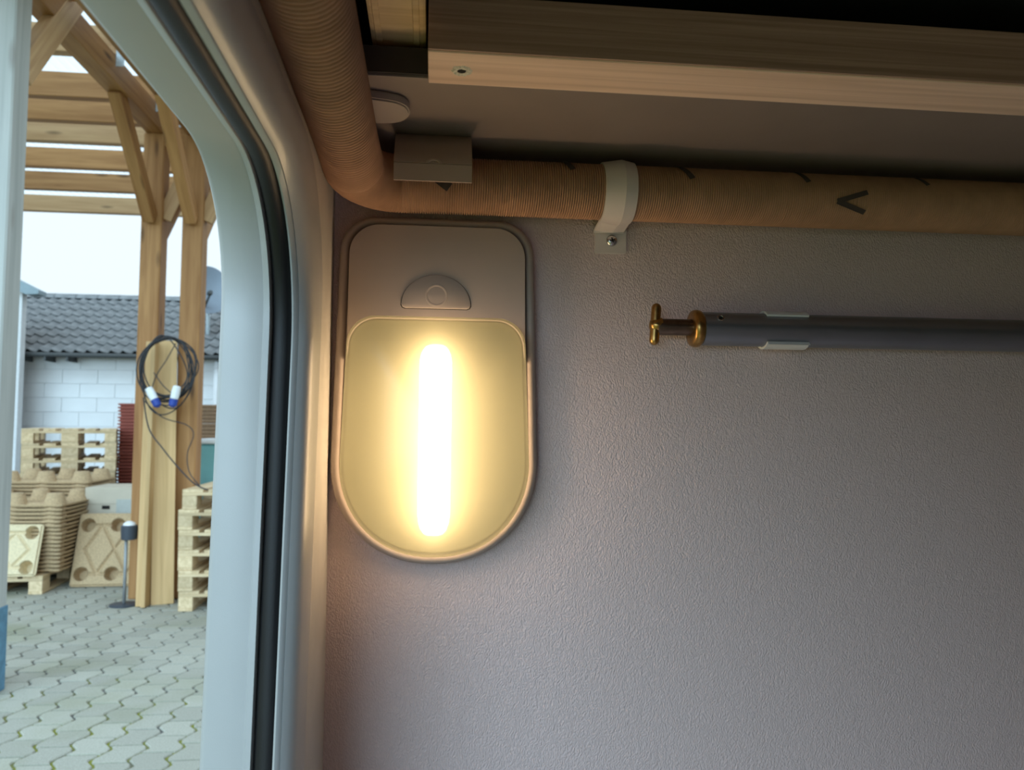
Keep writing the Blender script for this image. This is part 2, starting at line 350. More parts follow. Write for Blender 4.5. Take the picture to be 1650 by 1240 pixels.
# hatch opening, a rounded rectangle in the side wall; rings share one parametrisation
def hatch_loop(Yf, Zt, R, k, Yn0=-0.75, Zb0=0.52, cs=16):
    v = Yf-0.502; Yn, Zb = Yn0-v, Zb0-v
    pts = []
    for cy, cz, a0 in ((Yf-R, Zt-R, 0), (Yn+R, Zt-R, PI/2), (Yn+R, Zb+R, PI), (Yf-R, Zb+R, 1.5*PI)):
        for i in range(cs+1):
            a = a0+PI/2*i/cs; pts.append((cy+R*math.cos(a), cz+R*math.sin(a)))
    # subdivide the long legs
    out = []
    n = len(pts)
    for i in range(n):
        a, b = pts[i], pts[(i+1) % n]; out.append(a)
        if i % (cs+1) == cs:
            for j in range(1, 8): out.append((a[0]+(b[0]-a[0])*j/8, a[1]+(b[1]-a[1])*j/8))
    res = []
    for y, z in out:
        s = 1.47-z
        off = k*(max(0, s) if s > 0.08 else max(0, s+0.08)**2/0.32)
        res.append((y-off if y > -0.1 else y, z))
    return res
def ring_strip(name, prof, mat, parent):
    V = []; Fc = []; n = None
    for X, Yf, Zt, R, k in prof:
        L = hatch_loop(Yf, Zt, R, k); n = len(L); V += [(X, y, z) for y, z in L]
    for i in range(len(prof)-1):
        for j in range(n):
            l = (j+1) % n; Fc.append((i*n+j, i*n+l, (i+1)*n+l, (i+1)*n+j))
    me = mesh(name, V, Fc, mat); smooth_by_angle(me, 50)
    return obj(name, me, parent)
hatch = bpy.data.objects.new('door_1', None); COL.objects.link(hatch); hatch.location = (-0.1, -0.1, 0.66)
WM[hatch.name] = Matrix.Translation((-0.1, -0.1, 0.66))
tag(hatch, 'pale plastic hatch frame with black rubber seal around the opening', kind='structure')
ring_strip('outer_frame', [(-0.1335, 0.530, 1.532, .10, .065), (-0.1335, 0.506, 1.5095, .088, .065), (-0.1318, 0.5028, 1.5062, .086, .065),
    (-0.1300, 0.502, 1.5055, .085, .065), (-0.1085, 0.5060, 1.5010, .090, .080), (-0.1072, 0.5064, 1.5010, .090, .081), (-0.1066, 0.5054, 1.5002, .091, .082), (-0.1030, 0.5060, 1.4990, .094, .085),
    (-0.1022, 0.5080, 1.500, .094, .086), (-0.1022, 0.530, 1.512, .10, .088)], M['frame'], hatch)
ring_strip('rubber_seal', [(-0.1024, 0.528, 1.512, .10, .09), (-0.1022, 0.515, 1.5015, .095, .09), (-0.1012, 0.5105, 1.4985, .096, .092), (-0.0995, 0.5088, 1.4970, .097, .096),
    (-0.0965, 0.5090, 1.4960, .098, .10), (-0.0930, 0.5092, 1.4958, .098, .103), (-0.0905, 0.5110, 1.4970, .098, .105), (-0.0896, 0.516, 1.500, .098, .106), (-0.0894, 0.528, 1.512, .10, .108)], M['rubber'], hatch)
ring_strip('inner_flange', [(-0.0897, 0.526, 1.508, .10, .108), (-0.0897, 0.5108, 1.4973, .098, .108), (-0.0885, 0.5098, 1.4968, .098, .108), (-0.0858, 0.5118, 1.4972, .098, .11),
    (-0.0855, 0.5128, 1.4980, .098, .11), (-0.0852, 0.5118, 1.4974, .098, .11), (-0.0825, 0.5140, 1.4985, .098, .11), (-0.0800, 0.5170, 1.5010, .098, .11), (-0.0784, 0.5205, 1.5040, .098, .11),
    (-0.0776, 0.5245, 1.5075, .098, .11), (-0.0774, 0.540, 1.5175, .098, .112), (-0.0776, 0.5575, 1.5275, .10, .115), (-0.0788, 0.5612, 1.5298, .10, .115), (-0.0806, 0.5622, 1.5305, .10, .115), (-0.0830, 0.5622, 1.5305, .10, .115)], M['frame'], hatch)

def side_wall():
    L = hatch_loop(0.555, 1.528, .10, .115); n = len(L)
    y0, y1, z0, z1 = -1.00, WY, 0.44, 2.0
    cy, cz = -0.42, 1.0
    def rect(y, z):
        dy, dz = y-cy, z-cz
        t = min((y1-cy)/dy if dy > 1e-6 else (y0-cy)/dy if dy < -1e-6 else 1e9, (z1-cz)/dz if dz > 1e-6 else (z0-cz)/dz if dz < -1e-6 else 1e9)
        return (cy+dy*t, cz+dz*t)
    O = [rect(*p) for p in L]
    # snap the nearest samples onto the four corners so the outline stays rectangular
    for c in ((y1, z1), (y0, z1), (y0, z0), (y1, z0)):
        i = min(range(n), key=lambda q: (O[q][0]-c[0])**2+(O[q][1]-c[1])**2); O[i] = c
    V = []; Fc = []
    for X in (SX, -0.128):
        V += [(X, y, z) for y, z in L]; V += [(X, y, z) for y, z in O]
    for s in (0, 2*n):
        for j in range(n): l = (j+1) % n; Fc.append((s+j, s+l, s+n+l, s+n+j))
    for j in range(n):
        l = (j+1) % n; Fc.append((j, l, 2*n+l, 2*n+j)); Fc.append((n+j, n+l, 3*n+l, 3*n+j))
    return mesh('wall_left', V, Fc, M['sidewall'])
wl = obj('wall_left', side_wall()); tag(wl, 'grey side wall around the open hatch', kind='structure')

# ------------------------------------------------------------------ overhead panel, batten, slat
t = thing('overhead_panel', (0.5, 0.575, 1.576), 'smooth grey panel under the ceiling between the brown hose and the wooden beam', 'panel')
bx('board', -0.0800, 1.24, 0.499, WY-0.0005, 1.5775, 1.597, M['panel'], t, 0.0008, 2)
bx('front_edge', -0.0800, 1.24, 0.4975, 0.499, 1.5795, 1.597, M['darkboard'], t)
t = thing('wooden_beam', (0.5, 0.475, 1.573), 'long pale wooden beam with a brown front face and a drilled screw hole', 'beam')
bx('batten', -0.0049, 1.24, 0.4535, 0.4970, 1.5735, 1.609, M['beam'], t, 0.0006)
bx('front_sheet', -0.0049, 1.24, 0.4522, 0.4535, 1.5745, 1.609, M['beamface'], t, 0.0003)  # thin front sheet, browner than the batten behind it
hc = at(744, 114, 'Z', 1.5735)
def splinter_ring():
    V = []; Fc = []; n = 40; rnd = random.Random(3)
    for k in range(n):
        a = 2*PI*k/n; ro = 0.0066*(1+rnd.uniform(-.1, .14)); rm = 0.0052*(1+rnd.uniform(-.1, .1)); ri = 0.0028*(1+rnd.uniform(-.15, .15))
        for r, h in ((ro, 0), (rm, -0.0007-rnd.random()*0.0006), (ri, -0.0004)): V.append((r*math.cos(a), r*math.sin(a), h))
    for k in range(n):
        l = (k+1) % n
        for j in range(2): Fc.append((k*3+j, l*3+j, l*3+j+1, k*3+j+1))
    return mesh('splintered_rim', V, Fc, M['splinter'])
obj('splintered_rim', splinter_ring(), t, Matrix.Translation((hc.x, hc.y, 1.5735)))
obj('drill_hole', lathe('drill_hole', [(0.0030, 0), (0.0028, 0.0003)], M['hole'], 20), t, frame_m((hc.x, hc.y, 1.5735), (0, 0, -1)))  # flat black disc stands in for the shade inside the hole
t = thing('bed_slat', (-0.024, 0.3, 1.60), 'yellowish wooden bed slat running above the left end of the beam', 'slat')
bx('lath', -0.0425, -0.0065, -0.25, 0.560, 1.6020, 1.6105, M['slat'], t, 0.002, 2)
for x in (-0.0372, -0.0128):
    bx('bead', x-0.0022, x+0.0022, -0.25, 0.560, 1.6010, 1.6024, M['slat'], t, 0.0005)

# plate under the panel, half hidden by the hose
def stadium(x0, x1, y0, y1, n=14):
    r = (y1-y0)/2; cy = (y0+y1)/2; P = [(x0, y0)]
    for k in range(n+1):
        a = -PI/2+PI*k/n; P.append((x1-r*1.35+r*1.35*math.cos(a), cy+r*math.sin(a)))
    P.append((x0, y1)); return P
def chaikin(P, n=3):
    for _ in range(n):
        Q = []
        for i in range(len(P)):
            a, b = P[i], P[(i+1) % len(P)]; Q += [(a[0]*.75+b[0]*.25, a[1]*.75+b[1]*.25), (a[0]*.25+b[0]*.75, a[1]*.25+b[1]*.75)]
        P = Q
    return P
TONGUE = chaikin([(-0.079, 0.513), (-0.046, 0.5190), (-0.021, 0.5245), (-0.0165, 0.545), (-0.0255, 0.5615), (-0.050, 0.5635), (-0.079, 0.565)])
pl = obj('cover_plate', prism('cover_plate', TONGUE, 1.5705, 1.5775, M['lampgrey'], 'Z', 0.0012))
tag(pl, 'flat grey tongue shaped plate under the panel beside the hose bend', 'plate')

# profile clip in front of the hose
t = thing('profile_clip', (0.0, 0.585, 1.576), 'short beige plastic profile clip hanging in front of the brown hose', 'clip')
prof = [(0.612, 1.5775), (0.5985, 1.5775), (0.5925, 1.573), (0.5860, 1.5655), (0.5800, 1.5570), (0.5765, 1.5510), (0.5755, 1.5475), (0.5762, 1.5472), (0.5755, 1.5466), (0.5768, 1.5340),
        (0.5782, 1.5338), (0.5778, 1.5470), (0.5790, 1.5520), (0.5870, 1.5630), (0.5950, 1.5715), (0.6, 1.5745), (0.612, 1.5748)]
obj('profile', prism('profile', prof, -0.0305, 0.0285, M['clipplastic'], 'X'), t)
def crescent():
    V = []; Fc = []; n = 14
    for k in range(n+1):
        a = PI*k/n
        for r, yy in ((0.0062, 0), (0.0062, -0.0011), (0.0045, -0.0011), (0.0040, 0)):
            V.append((r*math.cos(a)-0.0005, 0.5757+yy, 1.5468+r*0.62*math.sin(a)))
    for k in range(n):
        for j in range(3): Fc.append((k*4+j, k*4+j+1, k*4+j+5, k*4+j+4))
    return mesh('half_moon_catch', V, Fc, M['clipplastic'])
obj('half_moon_catch', crescent(), t)

# ------------------------------------------------------------------ corrugated hose
HZ, HY, HR = 1.5452, 0.6235, 0.0228
PITCH = 0.0019
def hose_path():
    X0, Z0 = -0.0612, 1.5525
    ctrl = [Vector((X0, -0.35, Z0)), Vector((X0, 0.36, Z0)), Vector((X0, 0.47, 1.5495)), Vector((X0, 0.578, HZ+0.0005))]
    r = 0.036; ry = HY-0.578; n = 160
    pts = ctrl[:]
    for i in range(1, n+1):
        a = PI/2*i/n; pts.append(Vector((X0+r-r*math.cos(a), 0.578+ry*math.sin(a), HZ)))
    pts.append(Vector((1.24, HY, HZ+0.0005)))
    # resample at a quarter of the ridge pitch
    out = [pts[0]]; cum = [0.0]
    for a, b in zip(pts[:-1], pts[1:]): cum.append(cum[-1]+(b-a).length)
    pos = 0.0; seg = 0
    while True:
        # the hose is pulled apart on the run towards the viewer, so its ridges stand wider there
        q = out[-1]; k = max(0, min(1, (0.60-q.y)/0.05)) if q.x < -0.03 else 0
        pos += (PITCH+(0.0040-PITCH)*k)/4
        while seg < len(pts)-2 and pos > cum[seg+1]: seg += 1
        if pos > cum[-1]: break
        out.append(pts[seg].lerp(pts[seg+1], (pos-cum[seg])/(cum[seg+1]-cum[seg])))
    return out
hp = hose_path(); rad = []
for i, p in enumerate(hp):
    d = math.hypot(max(0, 0.578-p.y), max(0, p.x+0.0612-0.036))
    f = min(1, d/0.035)
    base = HR-0.0013*max(0, min(1, (0.575-p.y)/0.06)) - 0.0005
    rad.append(base + (0.45+0.55*f)*(1+0.7*max(0, min(1, (0.56-p.y)/0.05)))*(-0.0017, 0.0001, 0.0006, 0.0001)[i % 4] + 0.0006*(1-f))
t = thing('corrugated_hose', (0.0, HY, HZ), 'brown corrugated air hose bending along the wall above the lamp', 'hose')
obj('hose_tube', sweep('hose_tube', hp, rad, M['hose'], 28), t)
def hose_stroke(x0, th0, x1, th1, wd):
    V = []; Fc = []; n = 8; r = HR+0.0006
    dx, dt = x1-x0, math.radians(th1-th0)*r; L = math.hypot(dx, dt); nx, ntv = -dt/L*wd/2, dx/L*wd/2/r
    for k in range(n+1):
        x = x0+dx*k/n; th = math.radians(th0+(th1-th0)*k/n)
        for sg in (1, -1):
            a = th+sg*ntv; V.append((x+sg*nx, HY-r*math.cos(a), HZ+r*math.sin(a)))
    for k in range(n): Fc.append((2*k, 2*k+1, 2*k+3, 2*k+2))
    return mesh('print_mark', V, Fc, M['ink'])
def th_of(z): return math.degrees(math.asin(max(-1, min(1, (z-HZ)/HR))))
for a in ((0.3345, th_of(1.5392), 0.3610, th_of(1.5475), 0.0042), (0.3345, th_of(1.5392), 0.3605, th_of(1.5318), 0.0042),
          (-0.004, 8, 0.012, -20, 0.0075), (0.104, 74, 0.1115, 30, 0.0052), (0.201, 72, 0.2105, 20, 0.0052), (0.303, 70, 0.3105, 24, 0.0048), (0.410, 72, 0.4175, 30, 0.0045), (0.52, 72, 0.5275, 30, 0.0045)):
    obj('print_mark', hose_stroke(*a), t)

# strap around the hose
t = thing('hose_clamp', (0.152, 0.648, 1.511), 'grey plastic strap clamp screwed to the wall around the brown hose', 'clamp')
def strap():
    V = []; Fc = []; xs = [(-0.0135, -0.0012), (-0.0132, 0.0004), (0.0025, 0.0030), (0.0128, 0.0010), (0.0132, -0.0012)]
    path = []
    r = HR+0.0012; n = 30
    for k in range(n+1):
        a = math.radians(100-200*k/n); path.append((HY-r*math.cos(a), HZ+r*math.sin(a), (-math.cos(a), math.sin(a))))
    path.append((WY-0.0030, HZ-r-0.0022, (-0.8, -0.6)))
    path.append((WY-0.0022, HZ-r-0.0045, (-1, 0)))
    for y, z, nn in path:
        for x, h in xs: V.append((0.1515+x, y+nn[0]*h, z+nn[1]*h))
    m_ = len(xs)
    for i in range(len(path)-1):
        for j in range(m_-1): Fc.append((i*m_+j, i*m_+j+1, (i+1)*m_+j+1, (i+1)*m_+j))
    me = mesh('strap', V, Fc, M['greyplastic']); smooth_by_angle(me, 12)
    return me
so = obj('strap', strap(), t)
tabp = [(0.1390, 1.5215), (0.1390, 1.5005), (0.1402, 1.4993), (0.1658, 1.4993), (0.1670, 1.5005), (0.1670, 1.5215)]
obj('tab', prism('tab', tabp, WY-0.0026, WY-0.0001, M['greyplastic'], 'Y', 0.0005), t)
sw = obj('screw', lathe('screw', [(0.0050, 0), (0.0050, 0.0006), (0.0046, 0.0016), (0.0036, 0.0024), (0.0020, 0.0029), (0.0004, 0.0030)], M['steel'], 28), t, frame_m((0.1538, WY-0.0026, 1.5106), (0, -1, 0)))
for a in (0.3, 0.3+PI/2):
    me = boxmesh('cross_slot', 0.0004, 0.0045, 0.0009, M['hole']); obj('cross_slot', me, sw, frame_m((0.1538, WY-0.0056, 1.5106), (0, -1, 0)) @ Matrix.Rotation(a, 4, 'X'))  # black bars painted as shade in the screw's cross recess

# ------------------------------------------------------------------ oval lamp
LC = (0.0042, 1.37)
def d_outline(hw_t, hw_b, ztop, zmid, zbot, rc, cx, n=18):
    P = []
    for k in range(2*n+1):              # lower half ellipse, right to left
        a = -PI*k/(2*n); P.append((cx+hw_b*math.copysign(abs(math.cos(a))**0.92, math.cos(a)), zmid+(zmid-zbot)*math.sin(a)))
    for k in range(1, 9):               # left side
        f = k/9; P.append((cx-hw_b+(hw_b-hw_t)*f, zmid+(ztop-rc-zmid)*f))
    for k in range(n+1):
        a = PI-PI/2*k/n; P.append((cx-hw_t+rc+rc*math.cos(a), ztop-rc+rc*math.sin(a)))
    for k in range(1, 8):
        f = k/8; P.append((cx-hw_t+rc+(2*hw_t-2*rc)*f, ztop))
    for k in range(n+1):
        a = PI/2-PI/2*k/n; P.append((cx+hw_t-rc+rc*math.cos(a), ztop-rc+rc*math.sin(a)))
    for k in range(1, 9):
        f = 1-k/9; P.append((cx+hw_b+(hw_t-hw_b)*f, zmid+(ztop-rc-zmid)*f))
    return P
def inset(P, d):
    n = len(P); out = []
    for i in range(n):
        a, b = P[i-1], P[(i+1) % n]; tx, tz = b[0]-a[0], b[1]-a[1]; L = math.hypot(tx, tz) or 1
        out.append((P[i][0]-tz/L*(-d)*-1*-1, P[i][1]+tx/L*(-d)*-1*-1) if False else (P[i][0]+tz/L*d, P[i][1]-tx/L*d))
    return out
def shells(name, P, rings, mat, cap=True, ang=60, flip=1):
    """rings of (inset, Y, scale)"""
    V = []; Fc = []; n = len(P)
    cx = sum(p[0] for p in P)/n; cz = (max(p[1] for p in P)+min(p[1] for p in P))/2
    for d, y, sc_ in rings:
        for x, z in inset(P, d): V.append((cx+(x-cx)*sc_, y, cz+(z-cz)*sc_))
    for i in range(len(rings)-1):
        for j in range(n):
            l = (j+1) % n; Fc.append((i*n+j, i*n+l, (i+1)*n+l, (i+1)*n+j))
    if cap: Fc.append(tuple((len(rings)-1)*n+j for j in range(n)))
    me = mesh(name, V, Fc, mat); smooth_by_angle(me, ang); return me
t = thing('wall_lamp', (LC[0], WY, 1.235), 'lit oblong grey wall lamp with a glowing frosted lens', 'lamp')
OUT = d_outline(0.0808, 0.0852, 1.5225, 1.318, 1.2355, 0.030, LC[0])
obj('lamp_base', shells('lamp_base', OUT, [(0, WY, 1), (0, 0.6430, 1), (0.0005, 0.6402, 1), (0.0016, 0.6382, 1), (0.0030, 0.6370, 1), (0.0045, 0.6366, 1), (0.0060, 0.6370, 1), (0.0072, 0.6384, 1), (0.0080, 0.6408, 1), (0.010, 0.6408, 1), (0.012, 0.6405, .95), (0.012, 0.6395, .8), (0.012, 0.639, .5)], M['lampgrey']), t)
# raised switch panel above the lens
LEN = d_outline(0.0726, 0.0762, 1.4375, 1.318, 1.2440, 0.024, LC[0])
def upper_panel():
    hw, zt, zb = 0.0726, 1.5143, 1.402
    P = []
    n = 10; r = 0.025
    top = [q for q in inset(LEN, 0.0008) if q[1] > zb+0.001]      # the lens edge that cuts into the panel
    top.sort(key=lambda q: -math.atan2(q[1]-1.39, q[0]-LC[0]))    # from left to right
    P += [(LC[0]+hw+0.0008, zb)] + top[::-1] + [(LC[0]-hw-0.0008, zb)]
    for k in range(n+1):
        a = PI-PI/2*k/n; P.append((LC[0]-hw+r+r*math.cos(a), zt-r+r*math.sin(a)))
    for k in range(n+1):
        a = PI/2-PI/2*k/n; P.append((LC[0]+hw-r+r*math.cos(a), zt-r+r*math.sin(a)))
    return P
UPP = upper_panel()
obj('switch_panel', shells('switch_panel', UPP, [(0, 0.6408, 1), (0, 0.6362, 1), (0.0002, 0.6342, 1), (0.0004, 0.6328, 1)], M['lampgrey']), t)
# half round rocker with a ring on it
def d_button(g):
    P = []; n = 24; R_ = 0.0290-g; zb = 1.4447+g; rc = 0.003
    P += [(LC[0]-0.0012+R_-0.0012, zb+0.0008), (LC[0]-0.0012+R_-0.0035, zb), (LC[0]-0.0012-R_+0.0035, zb), (LC[0]-0.0012-R_+0.0012, zb+0.0008)]
    for k in range(n+1):
        a = PI-PI*k/n; P.append((LC[0]-0.0012+R_*math.cos(a), zb+rc+(0.0257-g)*math.sin(a)))
    return P
BT = d_button(0.0)
obj('switch_gap', shells('switch_gap', BT, [(0, 0.6330, 1), (0, 0.63268, 1)], M['hole']), t)  # dark underlay stands in for shade in the gap round the button
sb = obj('switch_button', shells('switch_button', d_button(0.0005), [(0, 0.6328, 1), (0, 0.6322, 1), (0.0004, 0.6318, 1), (0.0007, 0.6316, 1)], M['lampgrey']), t)
def torus_ring():
    V = []; Fc = []; n = 40
    prof = [(0.0072, 0.0), (0.0080, -0.0004), (0.0088, -0.0004), (0.0096, 0.0)]
    for k in range(n):
        a = 2*PI*k/n
        for r, h in prof: V.append((LC[0]-0.001+r*math.cos(a), 0.6316+h, 1.4562+r*math.sin(a)))
    for k in range(n):
        l = (k+1) % n
        for j in range(3): Fc.append((k*4+j, l*4+j, l*4+j+1, k*4+j+1))
    return mesh('switch_ring', V, Fc, M['lampgrey'], True)
obj('switch_ring', torus_ring(), sb)
LEN = d_outline(0.0726, 0.0762, 1.4375, 1.318, 1.2440, 0.024, LC[0])
obj('reflector', shells('reflector', LEN, [(0.001, 0.6400, 1), (0.002, 0.6378, 1), (0.004, 0.6375, .9)], M['reflector']), t)
obj('light_tube', sweep('light_tube', [Vector((LC[0]-0.0008, 0.6150, z)) for z in (1.2635, 1.2638, 1.265, 1.268, 1.273, 1.28, 1.34, 1.40, 1.405, 1.409, 1.4115, 1.4127, 1.413)],
     [0.001, 0.005, 0.0078, 0.0100, 0.0117, 0.0125, 0.0125, 0.0125, 0.0117, 0.0100, 0.0078, 0.005, 0.001], M['tube'], 24), t)
obj('lens', shells('lens', LEN, [(0, 0.6390, 1), (0.0004, 0.6240, 1), (0.0010, 0.6185, 1), (0.0024, 0.6150, 1), (0.0055, 0.6110, 1), (0.012, 0.6070, 1), (0.012, 0.6030, .85), (0.012, 0.5995, .65), (0.012, 0.5970, .42), (0.012, 0.5960, .2)], M['lens']), t)

# ------------------------------------------------------------------ tube with brass end in a clip
TY, TZ, TR = 0.6305, 1.4335, 0.0142
t = thing('aluminium_pole', (0.5, TY, TZ), 'grey aluminium pole with a brass T shaped end held on the wall', 'pole')
obj('pole_tube', lathe('pole_tube', [(TR-0.001, 0.2268), (TR, 0.2275), (TR, 1.22), (TR-0.001, 1.221)], M['alu'], 40), t, Matrix.Translation((0, TY, TZ)))
fl_ = obj('end_flange', lathe('end_flange', [(0.007, 0.2185), (0.0125, 0.2180), (0.0148, 0.2190), (0.0158, 0.2210), (0.0160, 0.2230), (0.0155, 0.2255), (0.0140, 0.2272), (0.0125, 0.2276)], M['brass'], 40, 60), t, Matrix.Translation((0, TY, TZ)))
obj('end_stem', lathe('end_stem', [(0.0066, 0.189), (0.0070, 0.192), (0.0070, 0.219)], M['brassdark'], 28), t, Matrix.Translation((0, TY, TZ+0.0008)))
def capsule(z0, z1, r, n=6):
    prof = []
    for k in range(n+1):
        a = PI/2*k/n; prof.append((max(0.0002, r*math.sin(a)), z0+r-r*math.cos(a)))
    for k in range(n+1):
        a = PI/2*k/n; prof.append((max(0.0002, r*math.cos(a)), z1-r+r*math.sin(a)))
    return prof
tb = obj('cross_bar', lathe('cross_bar', capsule(-0.0178, 0.0178, 0.0041), M['brass'], 24, 60), t, Matrix.Translation((0.1872, TY-0.001, TZ+0.0028)) @ Matrix.Rotation(math.radians(4), 4, 'Y') @ Matrix.Rotation(-PI/2, 4, 'Y'))
obj('hub', lathe('hub', [(0.0005, -0.0072), (0.004, -0.0064), (0.0062, -0.004), (0.0068, 0.0), (0.0066, 0.003)], M['brass'], 28, 60), tb, Matrix.Translation((0.1895, TY, TZ+0.0020)))
sx, sz = 0.2402, 1.4412; ang = math.asin((sz-TZ)/TR)
nrm = Vector((0, -math.cos(ang), math.sin(ang)))
hs_ = obj('set_screw', lathe('set_screw', [(0.0031, -0.001), (0.0031, 0.0004), (0.0023, 0.0006), (0.0020, 0.0001)], M['steel'], 20), t, frame_m(Vector((sx, TY, TZ))+nrm*TR, nrm))
obj('hex_hole', lathe('hex_hole', [(0.0019, 0.0), (0.0019, 0.0005)], M['hole'], 6), hs_, frame_m(Vector((sx, TY, TZ))+nrm*TR, nrm))  # black hexagon painted as shade in the socket
t = thing('pole_clip', (0.30, WY, TZ), 'white plastic clip on the wall gripping the aluminium pole', 'clip')
def clip_mesh():
    ri, ro = TR+0.0003, TR+0.0022; P = []
    n = 30; a0, a1 = math.radians(47), math.radians(313)
    # angle measured from the -Y direction (towards the viewer)
    for k in range(n+1):
        a = a0+(a1-a0)*k/n; P.append((TY-ro*math.cos(a), TZ+ro*math.sin(a)))
    P.append((TY-(ri+0.0042)*math.cos(a1), TZ+(ro+0.0020)*math.sin(a1)))
    for k in range(n+1):
        a = a1+(a0-a1)*k/n; P.append((TY-ri*math.cos(a), TZ+ri*math.sin(a)))
    return prism('grip', P, 0.2815, 0.3185, M['whiteclip'], 'X')
obj('grip', clip_mesh(), t)
bx('foot', 0.278, 0.322, TY+TR+0.001, WY, TZ-0.008, TZ+0.008, M['whiteclip'], t, 0.0008)

# ================================================================== outside
# ------------------------------------------------------------------ paving
PW, PL_, GAP = 0.146, 0.170, 0.014
WAVE = [(0, 0), (.10, .006), (.22, .019), (.36, .019), (.50, 0), (.64, -.019), (.78, -.019), (.90, -.006)]
def wave(t):
    t %= 1.0; W2 = WAVE+[(1.0, 0)]
    for (a, u), (b, v) in zip(W2[:-1], W2[1:]):
        if a <= t <= b: return u+(v-u)*(t-a)/(b-a)
    return 0
def paver_poly(ph):
    ts = [0, .10, .22, .36, .5, .64, .78, .90, 1.0]; g = GAP/2; P = []
    for tt in ts:
        y = min(max(tt*PL_, g), PL_-g); P.append((PW-g*0.9+wave(y/PL_+ph), y))
    for tt in reversed(ts):
        y = min(max(tt*PL_, g), PL_-g); P.append((g+wave(y/PL_+ph), y))
    return P
def paver_geo(ph):
    P = paver_poly(ph); n = len(P); cx = PW/2; cy = PL_/2
    V = [(x, y, -0.03) for x, y in P] + [(x, y, -0.005) for x, y in P]
    V += [(x+(0.004 if x-wave(y/PL_+ph) < cx else -0.004), y, 0.0) for x, y in P]
    Fc = [(i, (i+1) % n, n+(i+1) % n, n+i) for i in range(n)] + [(n+i, n+(i+1) % n, 2*n+(i+1) % n, 2*n+i) for i in range(n)] + [tuple(range(2*n, 3*n))]
    return V, Fc
gp = bx('ground', -45, 30, -20, 60, -0.25, -0.009, M['joint']); tag(gp, 'grey interlocking concrete paving with mossy joints', kind='structure')
WM[gp.name] = gp.matrix_basis.copy()
geo = [paver_geo(0), paver_geo(0.5)]
pm = [mesh('paver', *geo[0], M['paver']), mesh('paver', *geo[1], M['paver'])]
cells = []
for c in range(-46, 12):
    for r_ in range(3, 52):
        x0 = c*PW; y0 = r_*PL_ + (PL_/2 if c % 2 else 0) + 0.3
        if y0 > 9: continue
        px, py, k = proj((x0+PW/2, y0+PL_/2, 0))
        if k > 0.5 and -45 < px < 380 and 900 < py < 1290 and not (px > 345 and py > 1000): cells.append((k, c, x0, y0))
        else: cells.append((1e3+abs(x0+2)+y0, c, x0, y0))
cells.sort()
V = []; Fc = []
for i, (k, c, x0, y0) in enumerate(cells):
    dz = random.uniform(-0.0015, 0.0015)
    if i < 300:
        obj('paver', pm[c % 2], gp, Matrix.Translation((x0, y0, dz)))
    elif -6.5 < x0 < 1.5:
        v, f = geo[c % 2]; b0 = len(V); V += [(x+x0, y+y0, z+dz) for x, y, z in v]; Fc += [tuple(q+b0 for q in fc) for fc in f]
pf = obj('paver_field', mesh('paver_field', V, Fc, M['paver']), gp); pf['kind'] = 'stuff'

# ------------------------------------------------------------------ timber canopy
CZ = 3.62                       # underside of the long beams
X1, X2, PYB = -2.195, -1.885, 6.28
t = thing('timber_canopy', (X1, PYB, 0), 'open timber canopy with posts, braces and a translucent corrugated roof', 'canopy')
PS = 0.155
for x in (X1, X2):
    timber('post', (x, PYB, 0.0), (x, PYB, CZ), PS, PS, M['timber'], t, (0, 1, 0), 0.008)
    timber('long_beam', (x, 0.9, CZ+0.09), (x, 9.6, CZ+0.09), 0.13, 0.18, M['timber'], t)
    timber('brace', (x, PYB-0.10, 2.93), (x, PYB-0.82, CZ+0.02), 0.085, 0.12, M['timber'], t)
    timber('brace', (x+0.075, PYB, 2.95), (x+0.34, PYB, CZ-0.06), 0.07, 0.12, M['timber2'], t)
    timber('brace', (x, PYB+0.10, 2.86), (x, PYB+0.86, CZ+0.02), 0.10, 0.13, M['timber'], t)
timber('cross_beam', (X1-0.05, PYB, CZ-0.02), (1.2, PYB, CZ-0.02), 0.13, 0.16, M['timber'], t)
fp = timber('post', (X1, 4.115, 0.30), (X1, 4.115, CZ), PS, PS, M['weathered'], t, (0, 1, 0), 0.008); fp['label'] = 'weathered grey post on a blue steel shoe'
bx('post_shoe', X1-0.082, X1+0.082, 4.033, 4.197, 0.0, 0.42, M['bluefoot'], t, 0.004)
ba, bb_ = at(50, 92, 'X', -2.163), at(118, 0, 'X', -2.163)
timber('brace', ba-(bb_-ba)*0.25, bb_+(bb_-ba)*0.5, 0.075, 0.135, M['timber2'], t)
ys = [3.2, 3.9, 4.6, 5.32, 6.07, 6.56, 7.06, 7.79, 8.55, 9.45]
for k, y in enumerate(ys):
    z = CZ+0.18+0.10
    timber('purlin', (-7.2, y, z), (1.3, y, z), 0.08, 0.19, M['timber'] if k % 3 else M['timber2'], t)
for y in (5.32, 6.07, 6.56):
    bx('steel_bracket', X1+0.068, X1+0.12, y-0.046, y-0.041, CZ+0.10, CZ+0.27, M['galv'], t)
def sheet():
    V = []; Fc = []; lam = 0.076; nseg = 6; x = -7.3; i = 0; z0 = CZ+0.18+0.20+0.012
    n = int((1.4+7.3)/lam*nseg)
    for k in range(n+1):
        xx = -7.3+k*lam/nseg; zz = z0+0.012*math.sin(2*PI*k/nseg)
        V += [(xx, 0.8, zz), (xx, 9.75, zz)]
    for k in range(n): Fc.append((2*k, 2*k+1, 2*k+3, 2*k+2))
    return mesh('roof_sheet', V, Fc, M['sheet'], True)
obj('roof_sheet', sheet(), t)

